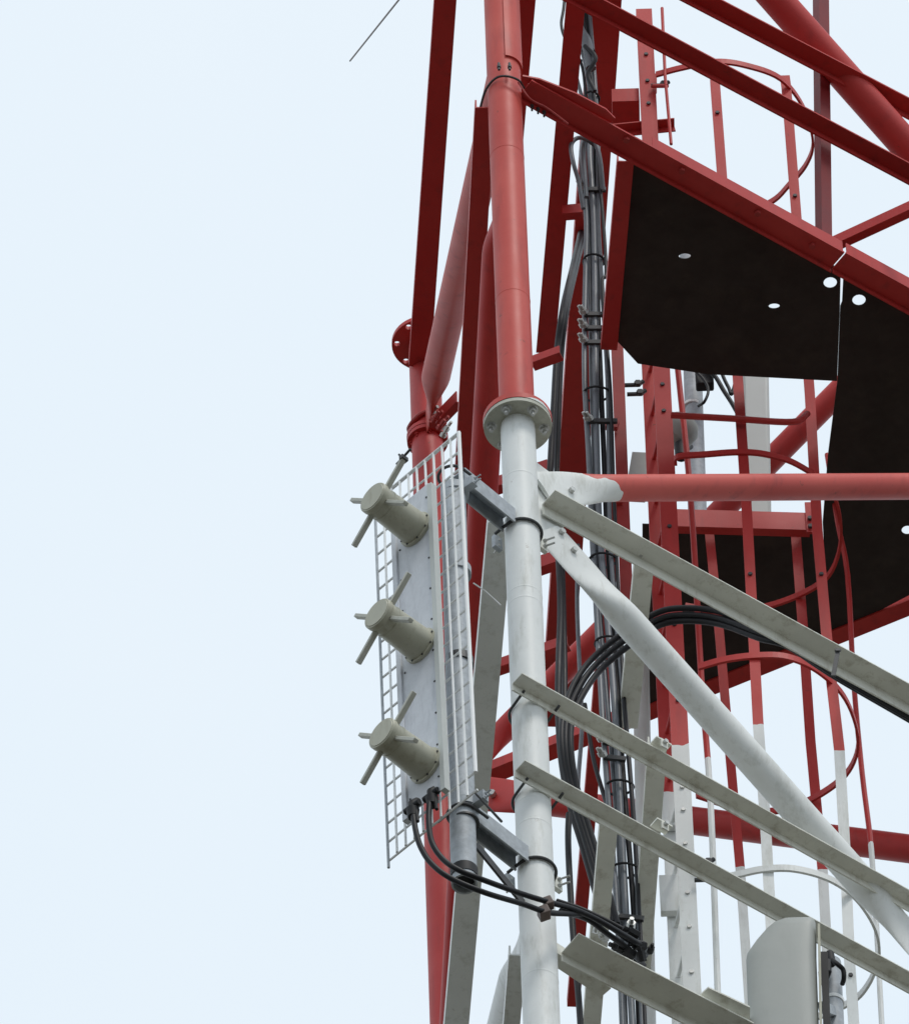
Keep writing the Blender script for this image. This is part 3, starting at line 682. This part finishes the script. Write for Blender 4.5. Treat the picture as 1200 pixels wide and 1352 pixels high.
cable([(772, 930, 1.9), (783, 1000, 1.9), (797, 1050, 1.9), (806, 1080, 1.8)], 6, "short black cable crossing behind the slim channels")
cable([(768, -20, 1.72), (774, 60, 1.72), (786, 140, 1.72), (791, 230, 1.72), (797, 300, 1.70), (800, 360, 1.70), (795, 372, 1.69), (799, 430, 1.70), (806, 520, 1.72), (810, 640, 1.74), (817, 800, 1.74), (826, 950, 1.74), (838, 1100, 1.74), (846, 1240, 1.74), (854, 1400, 1.74)], 5, "thin kinked dark cable along the right side of the main vertical bundle")
# arc along the wide channel
arc = [(1560, 1150), (1300, 1003), (1200, 945), (1100, 887), (1040, 848), (1000, 826), (950, 808), (905, 803), (868, 809), (820, 838), (780, 872), (757, 905), (744, 945), (742, 985), (750, 1035), (768, 1095), (788, 1160), (803, 1215)]
for i, (ox, oy, lab) in enumerate(((0, 0, "black cable on top of the three arching beneath the wide white channel"), (4, 9, "black cable in the middle of the three arching beneath the wide white channel"), (9, 17, "black cable at the bottom of the three arching beneath the wide white channel"))):
    ps = []
    for j, (x, y) in enumerate(arc):
        if j < 5: dd = .15 + (x - 690) / 267 * .74; f = .35
        else:
            dd = (1.03, 1.12, 1.18, 1.22, 1.26, 1.3, 1.3, 1.3, 1.3, 1.35, 1.4, 1.45, 1.5)[min(12, j - 5)]; f = (1 if j < 9 else 1.0)
        if j < 5: q = PF(x + ox * .1, y + oy * .35, -.035 - .014 * i)
        elif j >= 9: q = P(x + ox * 1.3, y + oy * (.3 if j > 11 else .8), dd)
        else: q = P(x + ox * f * .3, y + oy * f, dd + .02 * i)
        ps.append(q)
    mb = MB(); mb.path(spline(ps, 8), m_(8.5, ps[6]) / 2, 10); thing("feeder_cable", mb, CAB, lab, "cable", BC)
# strap holding the arc to the channel
q0 = P(1106, 860, .98); q1 = P(1100, 893, .98); mb = MB(); mb.bar(q0, q1, .022, .012, V((1, 0, 0))); mb.bolt(q0, V((0, -1, .2)), .016, .012)
thing("cable_strap", mb, DARKST, "short black strap tying the arching cables to the wide channel", "strap")
# antenna feeders
f1 = [(545, 1072, -.57), (549, 1098, -.57), (556, 1120, -.56), (570, 1141, -.55), (595, 1160, -.54), (640, 1179, -.5), (690, 1194, -.35), (722, 1205, -.25), (750, 1207, -.15), (775, 1210, -.05), (805, 1224, .05), (835, 1246, .2), (852, 1262, .4)]
f2 = [(567, 1058, -.57), (566, 1085, -.57), (570, 1112, -.56), (584, 1134, -.55), (605, 1149, -.55), (640, 1163, -.5), (690, 1181, -.35), (726, 1192, -.25), (755, 1200, -.15), (785, 1213, -.05), (815, 1230, .05), (845, 1248, .2), (856, 1258, .4)]
cable(f1, 8, "outer black antenna feeder looping low from the left connector to the leg")
cable(f2, 8, "inner black antenna feeder looping from the right connector past the mast pipe")
cable([(740, 1203, -.16), (775, 1214, -.04), (800, 1232, .06), (830, 1254, .2), (850, 1275, .4)], 8, "short black cable end lying on the lowest channel under the feeders")
cable([(735, 1190, .2), (770, 1202, .2), (812, 1222, .25), (836, 1238, .3), (848, 1268, .4)], 7, "short black jumper above the feeders where they reach the cross beam")
ck = T("cable_clip", P(722, 1200, -.27), "small brown clip pinning two black feeders on the white leg", "clip")
c = P(722, 1199, -.24)
mb = MB(); mb.box(P(724, 1193, -.25), V((.85, -.1, .3)).normalized(), V((0, 1, 0)), V((-.3, 0, .9)).normalized(), .02, .024, .028); ck.part("block", mb, BROWN, bevel=.005)
mb = MB(); mb.box(P(718, 1206, -.25), V((.85, -.1, .3)).normalized(), V((0, 1, 0)), V((-.3, 0, .9)).normalized(), .026, .028, .028); ck.part("block", mb, BROWN, bevel=.005)
# fittings where the feeders meet the beam
fit = T("cable_fitting", P(835, 1250, .25), "cluster of black and silver cable fittings on the lowest channel", "fitting")
for (x, y, M_, r) in ((800, 1240, BOLT, .02), (812, 1247, BOLT, .016), (832, 1228, BOLT, .022), (842, 1236, RUBBER, .024), (836, 1262, RUBBER, .026), (850, 1250, RUBBER, .026), (848, 1270, RUBBER, .022), (822, 1254, RUBBER, .024), (785, 1232, BOLT, .014), (858, 1258, RUBBER, .016)):
    q = P(x, y, .22); mb = MB(); dv = V((random.uniform(-1, 1), -.6, random.uniform(-.5, .8))); mb.bolt(q, dv, r, r * 2.2, r * 1.2); fit.part("connector" if M_ is RUBBER else "bolt", mb, M_)

# ------------------------------------------------------------------ sector antenna bottom right with its pole
dP = .62
q = P(1034, 1352, dP); sec = T("sector_antenna", q - Z * 1.2, "pale grey sector antenna with rounded front and sloping shoulder at the bottom", "antenna")
def sec_ring(py, x0, x1, ybulge=.11, n=18, dz=None):
    a = P(x0, py, dP); b = P(x1, py, dP); b = V((b.x, b.y, a.z)); c = (a + b) / 2; h = (b.x - a.x) / 2; pts = []
    for i in range(n + 1):
        t = pi * i / n; k = 1 - abs(cos(t)) ** 6
        pts.append(c + V((-h * cos(t), -ybulge * (.35 * k ** .5 + .12 * sin(t)), 0)))
    pts.append(c + V((h, .09, 0))); pts.append(c + V((-h * .72, .09, 0)))
    return pts
secs = []
for (y, x0, x1, bu) in ((1500, 992, 1084, .11), (1352, 988, 1081, .11), (1268, 985, 1078, .11), (1262, 986, 1078, .108), (1246, 997, 1078, .10), (1230, 1011, 1077, .09), (1222, 1020, 1077, .075), (1217, 1030, 1075, .05)):
    secs.append(sec_ring(y, x0, x1, bu))
mb = MB(); mb.loft(secs); sec.part("radome", mb, RADOME)
a = P(1081, 1225, dP - .02); b = P(1085, 1420, dP - .02); mb = MB(); mb.bar(a, b, .012, .05, V((1, 0, 0))); sec.part("edge_strip", mb, BEIGE)
a = P(1088, 1262, dP + .1); b = P(1094, 1420, dP + .1); mb = MB(); mb.bar(a, b, .034, .05, V((1, 0, 0))); sec.part("back_shade_bar", mb, RUBBER)  # black bar standing in for the shade along the antenna's back edge
for y in (1330, 1460):
    a = P(1084, y, dP + .1); b = P(1104, y + 8, dP + .36); mb = MB(); mb.bar(a, b, .05, .03, Z); sec.part("mount_bracket", mb, GALV)
a = P(1097, 1272, dP + .35); b = P(1107, 1480, dP + .35); pole = T("antenna_pole", b, "short galvanised pole with black strap beside the sector antenna", "pole")
mb = MB(); mb.path([b, a], m_(27, a) / 2, 26); pole.part("pipe", mb, GALV)
mb = MB(); mb.path([P(1100, 1322, dP + .35), P(1100, 1326, dP + .35)], m_(27.6, a) / 2 + .003, 26); pole.part("white_band", mb, WIRE)
mb = MB(); mb.box(P(1089, 1284, dP + .24), V((1, .3, 0)).normalized(), V((-.3, 1, 0)).normalized(), Z, .02, .05, .05); mb.path([P(1095, 1258, dP + .25), P(1098, 1275, dP + .25)], .022, 10)
pole.part("clamp", mb, RUBBER, bevel=.01)
mb = MB(); mb.path(spline([P(1098, 1268, dP + .24), P(1106, 1274, dP + .22), P(1113, 1281, dP + .24), P(1114, 1292, dP + .26), P(1112, 1300, dP + .3)]), .012, 8); pole.part("strap", mb, RUBBER)

# ------------------------------------------------------------------ things seen above the platform through the hatch
dH = 3.3
pl = T("antenna_pole", P(920, 760, dH), "bluish galvanised pole seen through the platform hatch", "pole")
a = P(923, 745, dH); b = P(908, 300, dH); mb = MB(); mb.tube(a, b, m_(25, a) / 2, 24); pl.part("pipe", mb, GALV)
mb = MB(); mb.path([P(914, 537, dH), P(914, 540, dH)], m_(26, a) / 2 + .003, 24); pl.part("band", mb, WIRE)
dH2 = 3.5
rd_ = T("panel_antenna", P(1003, 770, dH2), "wide pale panel antenna seen through the platform hatch", "antenna")
mb = MB(); a = P(1002, 780, dH2); b = P(994, 300, dH2); mb.bar(a, b, m_(36, a), .12, V((1, 0, 0))); rd_.part("radome", mb, PALE, bevel=.02)
dm = T("floodlight", P(896, 590, dH - .3), "small grey rounded lamp head beside the bluish pole in the hatch", "lamp")
mb = MB(); q = P(897, 568, dH - .35); secs = []
ax_ = V((.55, -.2, .8)).normalized(); _, x_, y_ = frame(ax_)
for k, r in ((-.10, .03), (-.08, .075), (-.03, .10), (.02, .105), (.06, .085), (.075, .03)): secs.append([q + ax_ * k + (x_ * cos(2 * pi * i / 20) + y_ * sin(2 * pi * i / 20)) * r for i in range(20)])
mb.loft(secs); dm.part("housing", mb, RADOME)
mb = MB(); q = P(899, 596, dH - .35); mb.path([q + Z * .06, q - Z * .05], .035, 12); mb.path([q, P(912, 590, dH - .12)], .014, 8); dm.part("bracket", mb, RUBBER)
HC = "black jumpers hanging from the pole in the hatch"
cable([(912, 485, dH - .2), (928, 500, dH - .2), (935, 515, dH - .2), (930, 530, dH - .2), (922, 536, dH - .15)], 4, "thin black jumper curling left beside the bluish pole", g=HC)
cable([(930, 480, dH - .2), (945, 498, dH - .2), (955, 515, dH - .2), (966, 532, dH - .2), (975, 548, dH - .2)], 6, "black jumper slanting down right towards the pale panel", g=HC)
cable([(948, 480, dH - .2), (956, 500, dH - .2), (962, 512, dH - .2), (966, 520, dH - .2), (972, 500, dH - .2)], 5, "black jumper hooked beside the pale panel's edge", g=HC)
jb = MB(); q = P(930, 500, dH - .15); jb.box(q, V((1, 0, 0)), V((0, 1, 0)), Z, .05, .03, .08); thing("junction_box", jb, RUBBER, "small black junction box on the pole under the hatch plate", "box", bevel=.01)
# pale vertical tube behind the cross beams
a = P(846, 870, 3.6); b = P(856, 1420, 3.6); mb = MB(); mb.path([b, a], m_(22, a) / 2, 22)
thing("antenna_pole", mb, PALE, "pale round antenna tube behind the grey cross beams left of the ladder", "pole")
mb = MB(); mb.bar(P(848, 600, 2.7), P(838, 660, 2.7), .11, .03, V((1, 0, 0))); thing("cover_plate", mb, RADOME, "small grey slanting cover plate just above the red tube beside the ladder", "plate")
# ------------------------------------------------------------------ clamp cluster on the rear leg
kn = T("leg_bracket", P(575, 560, d2 - .15), "red clamp cluster with bolts around the rear leg's joint", "bracket")
a = P(574, 545, d2 - .25); b = PZ(602, 516, a.z); mb = MB(); mb.prof(a, b, ANGF(.05, .10), V((-.3, -1, 0))); kn.part("arm", mb, RED)
a = P(574, 540, d2 - .24); mb = MB(); mb.box(a - Z * .02, V((1, 0, 0)), V((0, 1, 0)), Z, .035, .02, .13); kn.part("cheek", mb, RED)
for i, (x, y) in enumerate(((570, 545), (576, 552), (584, 560), (588, 568), (579, 566), (572, 556), (584, 576))):
    b = MB(); b.bolt(P(x, y, d2 - .3), V((.6, -1, .1 * i - .3)), .02, .02, .05); kn.part("bolt", b, RED if i % 3 else BOLT)
mb = MB(); c = L2z(P(564, 566, d2).z); rr = r2 + .012
mb.path([c + V((cos(t) * rr, sin(t) * rr, .02 * sin(3 * t))) for t in [2 * pi * i / 30 for i in range(30)]], .016, 8, closed=True); kn.part("band", mb, RED)
for (x, y) in ((528, 596), (522, 604)):
    b = MB(); q = P(x + 4, y - 1, dA - .25); 
mb = MB(); q = A_(0, SP, LE - .045) + (H * cos(pi / 4) + AZ * sin(pi / 4)) * .25
mb.box(q, H, AZ, E, .012, .012, .02); mb.path([q - H * .05, q + H * .05 + AZ * .03], .007, 8); mb.path([q + AZ * .0, q + AZ * .06 - H * .03], .006, 8); ant.part("rod_clip", mb, DARKST)

# ------------------------------------------------------------------ thin rod at the top left
a = P(462, 80, -.2); b = P(640, -143, -.02); mb = MB(); mb.path([a, b], [.004, .0065], 8)
thing("whip_rod", mb, DARKST, "thin dark whip rod slanting down into the empty sky", "antenna rod")

# ------------------------------------------------------------------ ground
mb = MB(); S = 3000.0; mb.v = [V((-S, -S, 0)), V((S, -S, 0)), V((S, S, 0)), V((-S, S, 0))]; mb.f = [(0, 1, 2, 3)]
g = make("ground", mb, GROUNDM, smooth=False); g["kind"] = "structure"; g["label"] = "pale gravel ground far below the tower"

# ------------------------------------------------------------------ sky and sun
SUN_EL, SUN_AZ = radians(58), radians(150)          # azimuth clockwise from +Y
w = bpy.data.worlds.new("World"); scene.world = w; w.use_nodes = True
nt = w.node_tree; N = nt.nodes; L = nt.links; bg = N["Background"]
sky = N.new("ShaderNodeTexSky"); sky.sky_type = 'NISHITA'; sky.sun_disc = False; sky.sun_elevation = SUN_EL; sky.sun_rotation = SUN_AZ
sky.air_density = 1.0; sky.dust_density = 3.0
bg.inputs["Strength"].default_value = .12
tc = N.new("ShaderNodeTexCoord"); nz_ = N.new("ShaderNodeTexNoise"); nz_.inputs["Scale"].default_value = 3.5; nz_.inputs["Detail"].default_value = 5
L.new(tc.outputs["Generated"], nz_.inputs["Vector"])
cr = N.new("ShaderNodeValToRGB"); k = 1 / .12
cr.color_ramp.elements[0].position = .35; cr.color_ramp.elements[0].color = (.79 * k, .905 * k, 1.0 * k, 1)
cr.color_ramp.elements[1].position = .65; cr.color_ramp.elements[1].color = (.86 * k, .94 * k, 1.01 * k, 1)
L.new(nz_.outputs["Fac"], cr.inputs[0])
mx = N.new("ShaderNodeMix"); mx.data_type = 'RGBA'; mx.inputs[0].default_value = .96
L.new(sky.outputs[0], mx.inputs[6]); L.new(cr.outputs[0], mx.inputs[7]); L.new(mx.outputs[2], bg.inputs["Color"])
sl = bpy.data.lights.new("sun", 'SUN'); sl.energy = 1.3; sl.angle = radians(14); sl.color = (1, .96, .9)
so = bpy.data.objects.new("sun", sl); COL.objects.link(so)
sd = V((sin(SUN_AZ) * cos(SUN_EL), cos(SUN_AZ) * cos(SUN_EL), sin(SUN_EL)))
so.rotation_euler = sd.to_track_quat('Z', 'Y').to_euler(); so.location = (0, 0, 80)
vs = scene.view_settings; vs.view_transform = 'Standard'; vs.look = 'None'; vs.gamma = 1; vs.exposure = 0; vs.use_curve_mapping = False
scene.cycles.max_bounces = 6
